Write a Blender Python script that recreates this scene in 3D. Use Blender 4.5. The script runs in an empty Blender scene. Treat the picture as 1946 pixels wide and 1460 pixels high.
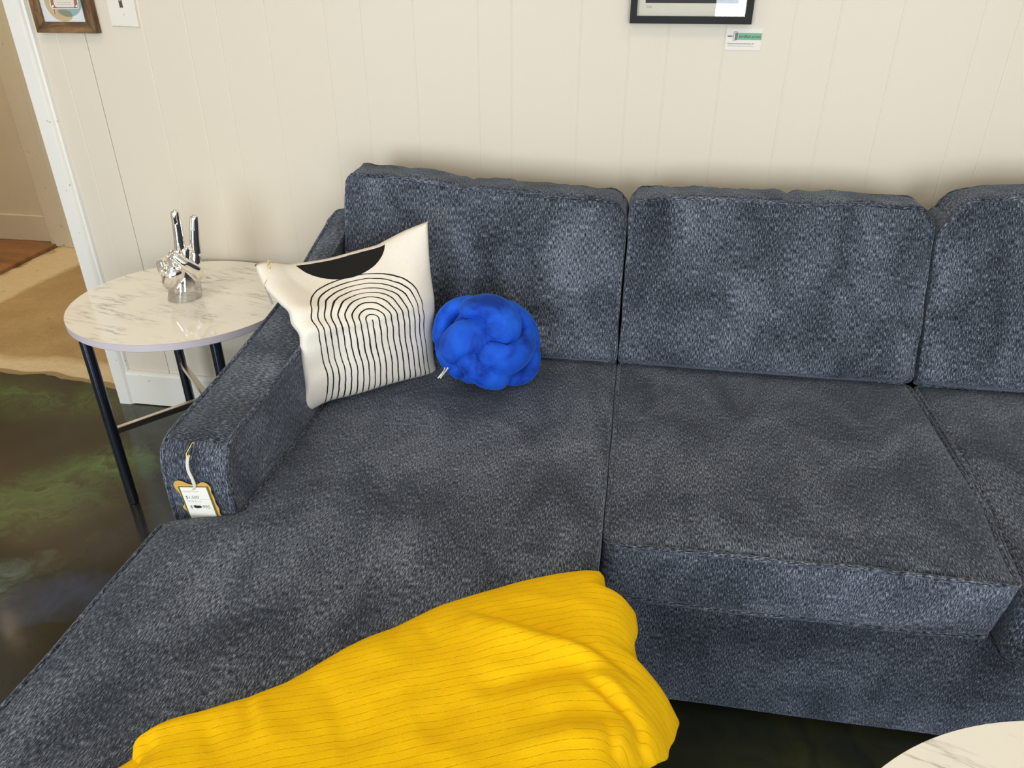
import bpy, bmesh, math, random
from mathutils import Vector, Matrix, noise
random.seed(4)
SC = bpy.context.scene
COL = SC.collection
PI = math.pi
# ------------------------------------------------------------------ camera
FPX, PITCH, YAW, CAMH = 1425.0, math.radians(29.0), math.radians(9.2), 1.4
cam_d = bpy.data.cameras.new('camera'); cam = bpy.data.objects.new('camera', cam_d); COL.objects.link(cam)
cam_d.sensor_fit = 'HORIZONTAL'; cam_d.sensor_width = 36.0; cam_d.lens = 36.0*FPX/1946.0
cam_d.clip_start = 0.02; cam_d.clip_end = 100
cam.location = (0, 0, CAMH); cam.rotation_euler = (PI/2-PITCH, 0, YAW)
SC.camera = cam
_ct, _st, _cy, _sy = math.cos(PITCH), math.sin(PITCH), math.cos(YAW), math.sin(YAW)
def _ray(x, y):
    u = (x-973)/FPX; v = (y-730)/FPX
    f = _ct-v*_st; d = _st+v*_ct
    return Vector((u*_cy-f*_sy, u*_sy+f*_cy, -d))
def on_z(x, y, z):      # survey helper: where a sight line meets a level z
    r = _ray(x, y); t = (z-CAMH)/r.z; return Vector((r.x*t, r.y*t, z))
def on_y(x, y, Y):      # ... or the upright plane y = Y
    r = _ray(x, y); t = Y/r.y; return Vector((r.x*t, Y, CAMH+r.z*t))
# ------------------------------------------------------------------ helpers
def nn(x, y=0., z=0., s=1.):
    return noise.noise(Vector((x*s, y*s, z*s)))
def lerp(a, b, t): return a+(b-a)*t
def clamp(x, a=0., b=1.): return max(a, min(b, x))
def sstep(a, b, x):
    t = clamp((x-a)/(b-a)); return t*t*(3-2*t)
def interp(tab, x):
    if x <= tab[0][0]: return tab[0][1]
    for (a, fa), (b, fb) in zip(tab, tab[1:]):
        if x <= b: return lerp(fa, fb, sstep(a, b, x)*.35+.65*(x-a)/(b-a))
    return tab[-1][1]
def link(name, me, mat=None, parent=None, smooth=True):
    o = bpy.data.objects.new(name, me); COL.objects.link(o)
    if mat is not None: me.materials.append(mat)
    if smooth:
        for p in me.polygons: p.use_smooth = True
    if parent is not None:
        o.parent = parent
        o.matrix_parent_inverse = parent.matrix_world.inverted() if False else Matrix.Translation(-parent.location)
    return o
def obj(name, bm, mat=None, parent=None, smooth=True, flatang=None):
    me = bpy.data.meshes.new(name); bmesh.ops.recalc_face_normals(bm, faces=bm.faces[:])
    bm.to_mesh(me); bm.free()
    if flatang is not None:
        smooth = True
    o = link(name, me, mat, parent, smooth)
    if flatang is not None:
        try: me.set_sharp_from_angle(angle=math.radians(flatang))
        except Exception: pass
    return o
def tag(o, label=None, cat=None, group=None, kind=None):
    if label: o['label'] = label
    if cat: o['category'] = cat
    if group: o['group'] = group
    if kind: o['kind'] = kind
    return o
def thing(name, label, cat, loc, group=None):
    o = bpy.data.objects.new(name, None); COL.objects.link(o); o.location = loc; o.empty_display_size = .05
    return tag(o, label, cat, group)
def struct(o): o['kind'] = 'structure'; return o
def box(bm, x0, x1, y0, y1, z0, z1, M=None):
    vs = [Vector((x, y, z)) for x in (x0, x1) for y in (y0, y1) for z in (z0, z1)]
    if M is not None: vs = [M @ v for v in vs]
    v = [bm.verts.new(c) for c in vs]
    for f in ((0,1,3,2),(4,6,7,5),(0,4,5,1),(2,3,7,6),(0,2,6,4),(1,5,7,3)): bm.faces.new([v[i] for i in f])
def bevel(bm, w, seg=2):
    bmesh.ops.bevel(bm, geom=bm.edges[:], offset=w, segments=seg, affect='EDGES', profile=.5)
def prism(bm, pts, z0, z1, M=None):
    f = M if M is not None else Matrix.Identity(4)
    a = [bm.verts.new(f @ Vector((p[0], p[1], z0))) for p in pts]; b = [bm.verts.new(f @ Vector((p[0], p[1], z1))) for p in pts]
    n = len(pts); bm.faces.new(a[::-1]); bm.faces.new(b)
    for i in range(n): bm.faces.new((a[i], a[(i+1) % n], b[(i+1) % n], b[i]))
def catmull(pts, n, closed=False):
    P = [Vector(p) for p in pts]
    if closed: Q = [P[-1]]+P+[P[0], P[1]]; m = len(P)
    else: Q = [2*P[0]-P[1]]+P+[2*P[-1]-P[-2]]; m = len(P)-1
    dense = []
    for i in range(m):
        p0, p1, p2, p3 = Q[i:i+4]
        for k in range(12):
            t = k/12
            dense.append(.5*((2*p1)+(p2-p0)*t+(2*p0-5*p1+4*p2-p3)*t*t+(3*p1-p0-3*p2+p3)*t**3))
    dense.append(P[0] if closed else P[-1])
    L = [0]
    for a, b in zip(dense, dense[1:]): L.append(L[-1]+(b-a).length)
    out = []; j = 0
    for i in range(n):
        s = L[-1]*i/(n if closed else n-1)
        while j < len(L)-2 and L[j+1] < s: j += 1
        seg = L[j+1]-L[j]
        out.append(dense[j].lerp(dense[j+1], 0 if seg < 1e-9 else clamp((s-L[j])/seg)))
    return out
def tube(bm, path, r, n=8, closed=False, cap=True, uvl=None, rad=None, flat=1., radial=None):
    """sweep a circle along path; rad = per-point radii; radial(p) gives the short axis of a flattened section"""
    N = len(path); rings = []; up = None
    dist = 0.
    for i, p in enumerate(path):
        a = path[(i-1) % N] if closed or i else path[0]; b = path[(i+1) % N] if closed or i < N-1 else path[-1]
        t = (b-a)
        t = t.normalized() if t.length > 1e-9 else Vector((0, 0, 1))
        if radial is not None: up = radial(p)
        elif up is None: up = Vector((0, 0, 1)) if abs(t.z) < .9 else Vector((1, 0, 0))
        up = (up-t*up.dot(t)); up = up.normalized() if up.length > 1e-6 else t.orthogonal().normalized()
        s = t.cross(up); rr = rad[i] if rad else r
        rings.append([bm.verts.new(p+s*(math.cos(2*PI*k/n)*rr)+up*(math.sin(2*PI*k/n)*rr*flat)) for k in range(n)])
        if i: dist += (path[i]-path[i-1]).length
        rings[-1].append(dist)
    fs = []
    for i in range(N if closed else N-1):
        A, B = rings[i], rings[(i+1) % N]
        for k in range(n):
            f = bm.faces.new((A[k], A[(k+1) % n], B[(k+1) % n], B[k])); fs.append(f)
            if uvl is not None:
                d1 = B[n] if i < N-1 else A[n]+.01
                for l, uv in zip(f.loops, ((k*.003, A[n]), (k*.003+.003, A[n]), (k*.003+.003, d1), (k*.003, d1))): l[uvl].uv = uv
    if cap and not closed:
        bm.faces.new(rings[0][:n][::-1]); bm.faces.new(rings[-1][:n])
    return fs
def round_path(path, r, n=6):
    """extra points and radii for half-sphere ends"""
    t0 = (path[0]-path[1]).normalized(); t1 = (path[-1]-path[-2]).normalized()
    A = []; RA = []
    for k in range(n):
        a = PI/2*(1-k/n); A.append(path[0]+t0*(math.sin(a)*r)); RA.append(max(.02*r, math.cos(a)*r))
    B = [path[-1]+t1*(math.sin(PI/2*k/n)*r) for k in range(1, n+1)]; RB = [max(.02*r, math.cos(PI/2*k/n)*r) for k in range(1, n+1)]
    return A+path+B, RA+[r]*len(path)+RB
def lathe(bm, prof, n=64, M=None):
    rings = []
    for r, z in prof:
        ring = []
        for k in range(n):
            v = Vector((r*math.cos(2*PI*k/n), r*math.sin(2*PI*k/n), z)); ring.append(bm.verts.new(M @ v if M is not None else v))
        rings.append(ring)
    for A, B in zip(rings, rings[1:]):
        for k in range(n): bm.faces.new((A[k], A[(k+1) % n], B[(k+1) % n], B[k]))
    bm.faces.new(rings[0][::-1]); bm.faces.new(rings[-1])
_font = None
def text(name, s, size, M, mat, parent, align='LEFT', shear=0., extrude=.0001, thin=0.):
    cu = bpy.data.curves.new(name, 'FONT'); cu.body = s; cu.size = size; cu.align_x = align; cu.shear = shear; cu.extrude = extrude; cu.offset = -thin
    cu.resolution_u = 3
    t = bpy.data.objects.new('tmp', cu); COL.objects.link(t)
    dg = bpy.context.evaluated_depsgraph_get(); me = bpy.data.meshes.new_from_object(t.evaluated_get(dg))
    bpy.data.objects.remove(t); bpy.data.curves.remove(cu)
    me.transform(M); me.name = name
    return link(name, me, mat, parent, smooth=False)
# ------------------------------------------------------------------ materials
class NT:
    def __init__(s, name):
        s.m = bpy.data.materials.new(name); s.m.use_nodes = True; s.t = s.m.node_tree; s.n = s.t.nodes; s.n.clear()
        s.out = s.n.new('ShaderNodeOutputMaterial'); s.p = s.n.new('ShaderNodeBsdfPrincipled'); s.lk(s.p.outputs[0], s.out.inputs[0])
    def lk(s, a, b): s.t.links.new(a, b)
    def node(s, typ, **kw):
        nd = s.n.new(typ)
        for k, v in kw.items(): setattr(nd, k, v)
        return nd
    def setin(s, nd, i, v):
        if v is None: return
        if hasattr(v, 'is_linked') or isinstance(v, bpy.types.NodeSocket): s.lk(v, nd.inputs[i])
        else:
            nd.inputs[i].default_value = v
    def math(s, op, a, b=None, c=None):
        nd = s.node('ShaderNodeMath', operation=op); s.setin(nd, 0, a); s.setin(nd, 1, b); s.setin(nd, 2, c); return nd.outputs[0]
    def coord(s, k): return s.node('ShaderNodeTexCoord').outputs[k]
    def mapping(s, vec, scale=(1,1,1), loc=(0,0,0), rot=(0,0,0)):
        nd = s.node('ShaderNodeMapping'); s.lk(vec, nd.inputs['Vector']); nd.inputs['Scale'].default_value = scale
        nd.inputs['Location'].default_value = loc; nd.inputs['Rotation'].default_value = rot; return nd.outputs[0]
    def noise(s, vec, scale, detail=2., rough=.5, dist=0., out=0):
        nd = s.node('ShaderNodeTexNoise'); 
        if vec is not None: s.lk(vec, nd.inputs['Vector'])
        nd.inputs['Scale'].default_value = scale; nd.inputs['Detail'].default_value = detail
        nd.inputs['Roughness'].default_value = rough; nd.inputs['Distortion'].default_value = dist; return nd.outputs[out]
    def ramp(s, fac, stops, interp='LINEAR'):
        nd = s.node('ShaderNodeValToRGB'); s.setin(nd, 0, fac); cr = nd.color_ramp; cr.interpolation = interp
        while len(cr.elements) < len(stops): cr.elements.new(.5)
        for e, (p, c) in zip(cr.elements, stops):
            e.position = p; e.color = (c[0], c[1], c[2], 1) if hasattr(c, '__len__') else (c, c, c, 1)
        return nd.outputs[0]
    def mix(s, fac, a, b, blend='MIX'):
        nd = s.node('ShaderNodeMix', data_type='RGBA', blend_type=blend)
        s.setin(nd, 0, fac)
        for i, v in ((6, a), (7, b)):
            if hasattr(v, '__len__') and not isinstance(v, bpy.types.NodeSocket): nd.inputs[i].default_value = (v[0], v[1], v[2], 1)
            else: s.setin(nd, i, v)
        return nd.outputs[2]
    def bump(s, h, strength=.3, dist=.01, nrm=None):
        nd = s.node('ShaderNodeBump'); nd.inputs['Strength'].default_value = strength; nd.inputs['Distance'].default_value = dist
        s.lk(h, nd.inputs['Height'])
        if nrm is not None: s.lk(nrm, nd.inputs['Normal'])
        s.lk(nd.outputs[0], s.p.inputs['Normal']); return nd.outputs[0]
    def set(s, **kw):
        names = dict(col='Base Color', rough='Roughness', metal='Metallic', spec='Specular IOR Level', sheen='Sheen Weight', sheenr='Sheen Roughness', sheent='Sheen Tint', coat='Coat Weight', coatr='Coat Roughness', trans='Transmission Weight', ior='IOR')
        for k, v in kw.items():
            i = s.p.inputs[names[k]]
            if isinstance(v, bpy.types.NodeSocket): s.lk(v, i)
            elif hasattr(v, '__len__'): i.default_value = (v[0], v[1], v[2], 1)
            else: i.default_value = v
        return s
def srgb(r, g, b):
    f = lambda c: c/12.92 if c <= .04045 else ((c+.055)/1.055)**2.4
    return (f(r/255), f(g/255), f(b/255))
def plain(name, col, rough=.5, metal=0., **kw):
    return NT(name).set(col=col, rough=rough, metal=metal, **kw).m
def mat_fabric():
    t = NT('charcoal_blue_chenille'); uv = t.coord('UV')
    wob = t.noise(uv, 14., 1.)
    wv = t.node('ShaderNodeVectorMath', operation='MULTIPLY_ADD'); t.lk(t.noise(uv, 22., 2., out=1), wv.inputs[0]); wv.inputs[1].default_value = (.006, .004, 0); t.lk(uv, wv.inputs[2])
    u = wv.outputs[0]
    streak = t.noise(t.mapping(u, (560, 105, 1)), 1., 2., .5)
    fine = t.noise(t.mapping(u, (1000, 420, 1)), 1., 2., .6)
    nap = t.noise(t.mapping(uv, (7, 5, 1)), 1., 4., .62, .6)
    h = t.math('ADD', t.math('MULTIPLY', streak, .60), t.math('MULTIPLY', fine, .40))
    h2 = t.math('ADD', h, t.math('MULTIPLY', t.math('SUBTRACT', nap, .5), .25))
    c = t.ramp(h2, [(.38, (.0075, .0088, .012)), (.46, (.026, .0312, .0425)), (.535, (.080, .091, .117)), (.64, (.30, .325, .38))])
    t.set(col=c, rough=.93, spec=.15, sheen=.25, sheenr=.45, sheent=(.7, .8, .95))
    t.bump(h, .75, .004)
    return t.m
def mat_wall():
    t = NT('white_paint_on_planks'); p = t.coord('Object')
    n = t.noise(p, 3., 3., .6); n2 = t.noise(p, 90., 2.)
    c = t.mix(t.math('MULTIPLY', n, .5), (.695, .61, .485), (.67, .59, .47))
    d = t.noise(t.mapping(p, (11, 1, 9)), 1., 1.)
    dent = t.ramp(d, [(.0, 0.), (.78, 0.), (.84, 1.)])
    t.set(col=c, rough=.42, spec=.35)
    h = t.math('ADD', t.math('MULTIPLY', n2, .12), t.math('ADD', dent, t.math('MULTIPLY', t.noise(t.mapping(p, (5, 5, 2.2)), 1., 3.), .9)))
    t.bump(h, .25, .004)
    return t.m
def mat_trim(name, c1, c2, rough=.4):
    t = NT(name); p = t.coord('Object'); n = t.noise(p, 5., 4., .65)
    sp = t.ramp(t.noise(p, 38., 2., .6), [(.70, 0.), (.76, 1.)])
    c = t.mix(sp, t.mix(n, c1, c2), (c1[0]*.55, c1[1]*.52, c1[2]*.47)); t.set(col=c, rough=rough)
    t.bump(t.noise(t.mapping(p, (40, 40, 6)), 1., 3.), .2, .004); return t.m
def mat_marble(name, ang=0., seed=0.):
    t = NT(name); p = t.coord('Object')
    q = t.mapping(p, (1, 1, 1), (seed, seed*.6, 0), (0, 0, ang))
    w = t.node('ShaderNodeVectorMath', operation='MULTIPLY_ADD'); t.lk(t.noise(q, 5., 3., .55, out=1), w.inputs[0]); w.inputs[1].default_value = (.05, .05, 0); t.lk(q, w.inputs[2])
    s = t.mapping(w.outputs[0], (2.6, 21, 1))
    a = t.noise(s, 1., 5., .62)
    vein = t.math('ABSOLUTE', t.math('SUBTRACT', a, .5))
    v1 = t.ramp(vein, [(.0, 1.), (.010, .6), (.03, .10), (.06, 0.)])
    mask = t.ramp(t.noise(q, 6.5, 3., .6), [(.45, 0.), (.70, 1.)])
    soft = t.ramp(t.noise(s, .6, 3.), [(.52, 0.), (.75, .22)])
    fac = t.math('MAXIMUM', t.math('MULTIPLY', v1, mask), t.math('MULTIPLY', soft, mask))
    c = t.mix(fac, (.93, .87, .755), (.22, .21, .20))
    t.set(col=c, rough=.07, spec=.5); return t.m
def mat_epoxy():
    t = NT('swirled_dark_epoxy'); p = t.coord('Object')
    w = t.node('ShaderNodeVectorMath', operation='MULTIPLY_ADD'); t.lk(t.noise(p, 2.2, 4., .6, out=1), w.inputs[0]); w.inputs[1].default_value = (.9, .9, 0); t.lk(p, w.inputs[2])
    q = t.mapping(w.outputs[0], (1, 1, 1), rot=(0, 0, .5))
    s1 = t.noise(t.mapping(q, (1.3, 3.2, 1)), 1., 6., .62, .8)
    s2 = t.noise(t.mapping(q, (1.6, 2.6, 1), (3, 7, 0)), 1., 5., .6, .6)
    s3 = t.noise(t.mapping(q, (3, 9, 1), (8, 1, 0)), 1., 6., .7, 1.)
    c = t.mix(t.ramp(s1, [(.42, 0.), (.72, 1.)]), (.017, .017, .013), (.034, .032, .019))
    def blob(c0, centre, rx, ry, ang, amt, src):
        nd = t.node('ShaderNodeMapping', vector_type='TEXTURE'); 
        w2 = t.node('ShaderNodeVectorMath', operation='MULTIPLY_ADD'); t.lk(t.noise(p, 4., 4., .65, out=1), w2.inputs[0]); w2.inputs[1].default_value = (.28, .28, 0); t.lk(p, w2.inputs[2])
        t.lk(w2.outputs[0], nd.inputs[0]); nd.inputs['Location'].default_value = (centre[0]+.14, centre[1]+.14, 0); nd.inputs['Rotation'].default_value = (0, 0, ang); nd.inputs['Scale'].default_value = (rx, ry, 1)
        ln = t.node('ShaderNodeVectorMath', operation='LENGTH'); t.lk(nd.outputs[0], ln.inputs[0])
        f = t.ramp(ln.outputs['Value'], [(.1, 1.), (1., 0.)])
        f = t.math('MULTIPLY', t.math('MULTIPLY', f, t.ramp(src, [(.36, .15), (.62, 1.)])), amt)
        return t.mix(f, c0, tuple(blobcol))
    for blobcol, ce, rx, ry, an, amt, src in (
        ((.09, .15, .05), (-2.2, 2.10), .9, .16, 0., .8, s3), ((.105, .18, .06), (-1.62, 1.72), .55, .17, .75, 1., s3),
        ((.085, .14, .05), (-1.75, 1.45), .5, .13, .5, .9, s3), ((.15, .21, .18), (-1.58, 1.20), .20, .12, .3, 1., s3),
        ((.055, .075, .12), (-1.33, 1.22), .28, .10, .5, 1., s2), ((.07, .09, .06), (-1.12, 1.35), .16, .08, .6, .8, s3),
        ((.05, .055, .065), (-1.3, 1.45), .25, .14, .6, .6, s2), ((.06, .065, .018), (.45, 1.0), .6, .22, 0., 1., s2)):
        c = blob(c, ce, rx, ry, an, amt, src)
    scr = t.ramp(t.noise(t.mapping(p, (14, 160, 1), rot=(0, 0, .35)), 1., 2.), [(.74, 0.), (.78, 1.)])
    c = t.mix(t.math('MULTIPLY', scr, .12), c, (.35, .36, .3))
    t.set(col=c, rough=.13, spec=.5); t.bump(t.noise(p, 5., 2.), .06, .02); return t.m
def mat_concrete():
    t = NT('stained_bare_concrete'); p = t.coord('Object'); sx = t.node('ShaderNodeSeparateXYZ'); t.lk(p, sx.inputs[0])
    n = t.noise(p, 4., 6., .65); n2 = t.noise(p, 30., 4., .6)
    base = t.ramp(n, [(.3, (.38, .25, .095)), (.7, (.52, .36, .16))])
    pale = (.80, .66, .42)
    wob = t.math('MULTIPLY', t.math('SUBTRACT', n, .5), .16)
    yy = t.math('ADD', sx.outputs[1], wob)
    f1 = t.ramp(t.math('MULTIPLY', t.math('SUBTRACT', yy, 2.2), 2.), [(.34, 1.), (.46, 0.)])
    xx = t.math('ADD', sx.outputs[0], wob)
    f2 = t.ramp(t.math('MULTIPLY', t.math('ADD', xx, 3.4), 1.4), [(.60, 1.), (.66, 0.)])
    c = t.mix(t.math('MULTIPLY', t.math('MAXIMUM', f1, f2), .85), base, pale)
    spot = t.ramp(t.noise(t.mapping(p, (9, 20, 1)), 1., 4., .6), [(.66, 0.), (.72, 1.)])
    c = t.mix(t.math('MULTIPLY', spot, .6), c, (.10, .075, .04))
    f3 = t.ramp(t.math('MULTIPLY', t.math('ADD', t.math('ADD', sx.outputs[0], t.math('MULTIPLY', t.math('SUBTRACT', t.noise(p, 9., 5., .7), .5), .22)), 3.3), 1.), [(.035, 1.), (.085, 0.)])
    c = t.mix(t.math('MULTIPLY', f3, .85), c, (.07, .05, .025))
    c = t.mix(t.math('MULTIPLY', n2, .25), c, (.2, .14, .07))
    t.set(col=c, rough=.6); t.bump(t.math('ADD', n2, n), .4, .01); return t.m
def mat_wood(name, dark, mid, light, scale=(3, 40, 40), rough=.45):
    t = NT(name); p = t.coord('Object'); q = t.mapping(p, scale)
    n = t.noise(q, 1., 5., .65, .6); n2 = t.noise(p, 22., 4., .6)
    c = t.ramp(t.math('ADD', t.math('MULTIPLY', n, .7), t.math('MULTIPLY', n2, .3)), [(.34, dark), (.5, mid), (.66, light)])
    t.set(col=c, rough=rough); t.bump(n, .3, .002); return t.m
def mat_blanket():
    t = NT('yellow_ribbed_plush'); uv = t.coord('UV'); sx = t.node('ShaderNodeSeparateXYZ'); 
    w = t.node('ShaderNodeVectorMath', operation='MULTIPLY_ADD'); t.lk(t.noise(uv, 9., 2., out=1), w.inputs[0]); w.inputs[1].default_value = (.006, .006, 0); t.lk(uv, w.inputs[2])
    t.lk(w.outputs[0], sx.inputs[0])
    f = t.math('FRACT', t.math('MULTIPLY', sx.outputs[1], 1/.0115))
    g = t.math('ABSOLUTE', t.math('SUBTRACT', f, .5))          # 0 in the groove centre
    groove = t.ramp(g, [(.0, 0.), (.03, .3), (.085, 1.)])
    brk = t.noise(t.mapping(uv, (110, 40, 1)), 1., 3., .7)
    groove = t.math('MAXIMUM', groove, t.ramp(brk, [(.42, 0.), (.62, .85)]))
    pile = t.noise(uv, 420., 3., .7); big = t.noise(t.mapping(uv, (14, 20, 1)), 1., 4., .65, .5)
    c = t.mix(big, (.86, .42, .002), (.99, .62, .003))
    c = t.mix(t.math('MULTIPLY', t.math('SUBTRACT', 1., groove), .38), c, (.42, .20, .003))
    c = t.mix(t.math('MULTIPLY', pile, .22), c, (.96, .68, .035))
    t.set(col=c, rough=.9, spec=.04, sheen=.05, sheenr=.4, sheent=(1, .8, .2))
    t.bump(t.math('ADD', t.math('MULTIPLY', groove, .5), t.math('ADD', t.math('MULTIPLY', pile, .35), t.math('MULTIPLY', big, .8))), .45, .005)
    return t.m
def mat_velvet():
    t = NT('royal_blue_velvet'); p = t.coord('Object')
    big = t.noise(p, 14., 4., .6, .5)
    c = t.ramp(big, [(.36, (.003, .030, .27)), (.5, (.008, .075, .52)), (.68, (.014, .115, .66))])
    t.set(col=c, rough=.75, spec=.2, sheen=.5, sheenr=.35, sheent=(.15, .4, 1.)); t.bump(t.noise(p, 500., 2.), .15, .001); return t.m
def mat_pillow():
    """cream canvas with the printed nested arches and dark bowl shape"""
    t = NT('cream_canvas_with_arch_print'); uv = t.coord('UV')
    w = t.node('ShaderNodeVectorMath', operation='MULTIPLY_ADD'); t.lk(t.noise(uv, 16., 2., out=1), w.inputs[0]); w.inputs[1].default_value = (.009, .009, 0); t.lk(uv, w.inputs[2])
    sx = t.node('ShaderNodeSeparateXYZ'); t.lk(w.outputs[0], sx.inputs[0])
    U0 = t.math('SUBTRACT', sx.outputs[0], t.math('SUBTRACT', .532, t.math('MULTIPLY', t.math('MINIMUM', sx.outputs[1], .48), .155))); U = t.math('MULTIPLY', U0, t.math('SUBTRACT', 1., t.math('MULTIPLY', t.math('GREATER_THAN', U0, 0.), .11))); V = t.math('SUBTRACT', sx.outputs[1], .487)
    Vp = t.math('MAXIMUM', V, 0.)
    d = t.math('SQRT', t.math('ADD', t.math('MULTIPLY', U, U), t.math('MULTIPLY', Vp, Vp)))
    k = t.math('DIVIDE', d, .0385)
    fr = t.math('ABSOLUTE', t.math('SUBTRACT', k, t.math('ROUND', k)))
    wid = t.math('ADD', .055, t.math('MULTIPLY', t.noise(uv, 5., 1.), .11))
    ln = t.math('LESS_THAN', fr, wid)
    inside = t.math('LESS_THAN', k, 9.4)
    low = t.math('GREATER_THAN', sx.outputs[1], .012)
    ln = t.math('MULTIPLY', t.math('MULTIPLY', ln, inside), low)
    du = t.math('SUBTRACT', sx.outputs[0], .475); dv = t.math('SUBTRACT', sx.outputs[1], 1.10)
    r = t.math('SQRT', t.math('ADD', t.math('MULTIPLY', du, du), t.math('MULTIPLY', dv, dv)))
    bowl = t.math('MULTIPLY', t.math('LESS_THAN', r, .275), t.math('LESS_THAN', sx.outputs[1], .985))
    front = t.math('GREATER_THAN', sx.outputs[0], -.5)
    ink = t.math('MULTIPLY', t.math('MAXIMUM', ln, bowl), front)
    n = t.noise(uv, 60., 4., .6)
    c = t.mix(n, (.82, .745, .64), (.91, .84, .735))
    c = t.mix(ink, c, (.014, .013, .012))
    t.set(col=c, rough=.9, spec=.15)
    t.bump(t.math('ADD', t.noise(t.mapping(uv, (260, 260, 1)), 1., 2.), t.noise(uv, 6., 3.)), .25, .004); return t.m
def mat_mirror_glass():
    """electroplated glass: mirrored at the fingers, fading to clear at the wrist"""
    t = NT('mirrored_to_clear_glass'); g = t.coord('Object'); sx = t.node('ShaderNodeSeparateXYZ'); t.lk(g, sx.inputs[0])
    f = t.ramp(t.math('DIVIDE', sx.outputs[2], .25), [(.12, 0.), (.27, 1.)])
    t.set(col=(.93, .90, .86), metal=1., rough=.03)
    gl = t.node('ShaderNodeBsdfGlossy'); gl.inputs['Roughness'].default_value = .02
    tr = t.node('ShaderNodeBsdfTransparent'); tr.inputs[0].default_value = (.97, .96, .94, 1)
    lw = t.node('ShaderNodeFresnel'); lw.inputs[0].default_value = 1.5
    mx = t.node('ShaderNodeMixShader'); t.lk(t.math('ADD', t.math('MULTIPLY', lw.outputs[0], .7), .03), mx.inputs[0]); t.lk(tr.outputs[0], mx.inputs[1]); t.lk(gl.outputs[0], mx.inputs[2])
    m2 = t.node('ShaderNodeMixShader'); t.lk(f, m2.inputs[0]); t.lk(mx.outputs[0], m2.inputs[1]); t.lk(t.p.outputs[0], m2.inputs[2])
    t.lk(m2.outputs[0], t.out.inputs[0]); return t.m
def mat_pane():
    t = NT('clear_picture_glass'); gl = t.node('ShaderNodeBsdfGlossy'); gl.inputs['Roughness'].default_value = .01
    tr = t.node('ShaderNodeBsdfTransparent'); fr = t.node('ShaderNodeFresnel'); fr.inputs[0].default_value = 1.5
    mx = t.node('ShaderNodeMixShader'); t.lk(fr.outputs[0], mx.inputs[0]); t.lk(tr.outputs[0], mx.inputs[1]); t.lk(gl.outputs[0], mx.inputs[2]); t.lk(mx.outputs[0], t.out.inputs[0]); return t.m
FAB = mat_fabric(); WALL = mat_wall(); EPOXY = mat_epoxy(); CONC = mat_concrete()
TRIM = mat_trim('white_gloss_trim_paint', (.82, .775, .695), (.77, .73, .655)); HALLP = mat_trim('cream_hall_paint', (.62, .555, .40), (.56, .50, .36), .5)
BLACKM = plain('black_powder_metal', (.012, .012, .013), .35, .0); NICKEL = plain('brushed_nickel', (.78, .72, .62), .22, 1.); TUBEM = plain('polished_black_steel', (.10, .115, .15), .16, .92)
LAM = plain('pale_lilac_edge_band', (.60, .53, .56), .35); CEILM = plain('white_ceiling_paint', (.8, .79, .76), .8)
CARDM = plain('white_card', (.84, .80, .70), .6); INK = plain('black_ink', (.012, .012, .013), .6); GREYINK = plain('grey_ink', (.32, .31, .29), .7)
# ------------------------------------------------------------------ the setting
WY = 2.14
# --- planked back wall with real V grooves and a doorway at its left end
grooves = [-1.677, -1.589, -1.401, -1.269, -1.172, -1.03, -.861, -.759, -.614, -.439, -.349, -.167, -.04, .057, .198, .361, .467, .61, .792, .873, 1.03, 1.19, 1.29, 1.45, 1.62, 1.72, 1.9, 2.05, 2.2, 2.4, 2.6, 2.75, 2.95, 3.2, 3.4]
XR, ZC, YF, XL = 3.6, 2.8, -4.3, -4.2
pts = [(-1.80, WY)]
for g in grooves:
    gw, gd = (.0014, .008) if abs(g+1.589) < .001 else (.0018, .0007)
    if abs(g+1.589) < .001: pts += [(g-gw-.002, WY), (g-gw*.5, WY+.002), (g-gw*.4, WY+gd), (g+gw*.4, WY+gd), (g+gw*.5, WY+.002), (g+gw+.002, WY)]
    else: pts += [(g-gw-.0012, WY), (g-gw*.5, WY+gd), (g+gw*.5, WY+gd), (g+gw+.0012, WY)]
pts += [(XR, WY), (XR, WY+.12), (-1.80, WY+.12)]
bm = bmesh.new(); prism(bm, pts, -.01, ZC)
box(bm, XL, -2.95, WY, WY+.12, -.01, ZC); box(bm, -2.95, -1.80, WY, WY+.12, 2.08, ZC)
struct(obj('wall_back', bm, WALL, smooth=False))
bm = bmesh.new(); box(bm, XL-.1, XL, YF, WY+.12, 0, ZC); struct(obj('wall_left', bm, WALL, smooth=False))
bm = bmesh.new(); box(bm, XR, XR+.1, YF, WY+.12, 0, ZC); struct(obj('wall_right', bm, WALL, smooth=False))
# front wall with two shop windows behind the camera
wins = [(-3.2, -.75), (.62, 3.1)]; WZ0, WZ1 = .14, 2.45
bm = bmesh.new(); xs = [XL] + [v for w in wins for v in w] + [XR]
for a, b in zip(xs[0::2], xs[1::2]): box(bm, a, b, YF-.15, YF, 0, ZC)
for a, b in wins: box(bm, a, b, YF-.15, YF, 0, WZ0); box(bm, a, b, YF-.15, YF, WZ1, ZC)
struct(obj('wall_front', bm, plain('dark_grey_front_wall', (.07, .062, .055), .7), smooth=False))
for i, (a, b) in enumerate(wins):
    bm = bmesh.new(); w = .05
    box(bm, a, b, YF-.1, YF-.04, WZ0, WZ0+w); box(bm, a, b, YF-.1, YF-.04, WZ1-w, WZ1)
    for x in (a, (a+b)/2-w/2, b-w): box(bm, x, x+w, YF-.1, YF-.04, WZ0+w, WZ1-w)
    struct(obj('window_%d' % (i+1), bm, plain('dark_window_frame', (.03, .03, .03), .5), smooth=False))
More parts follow.
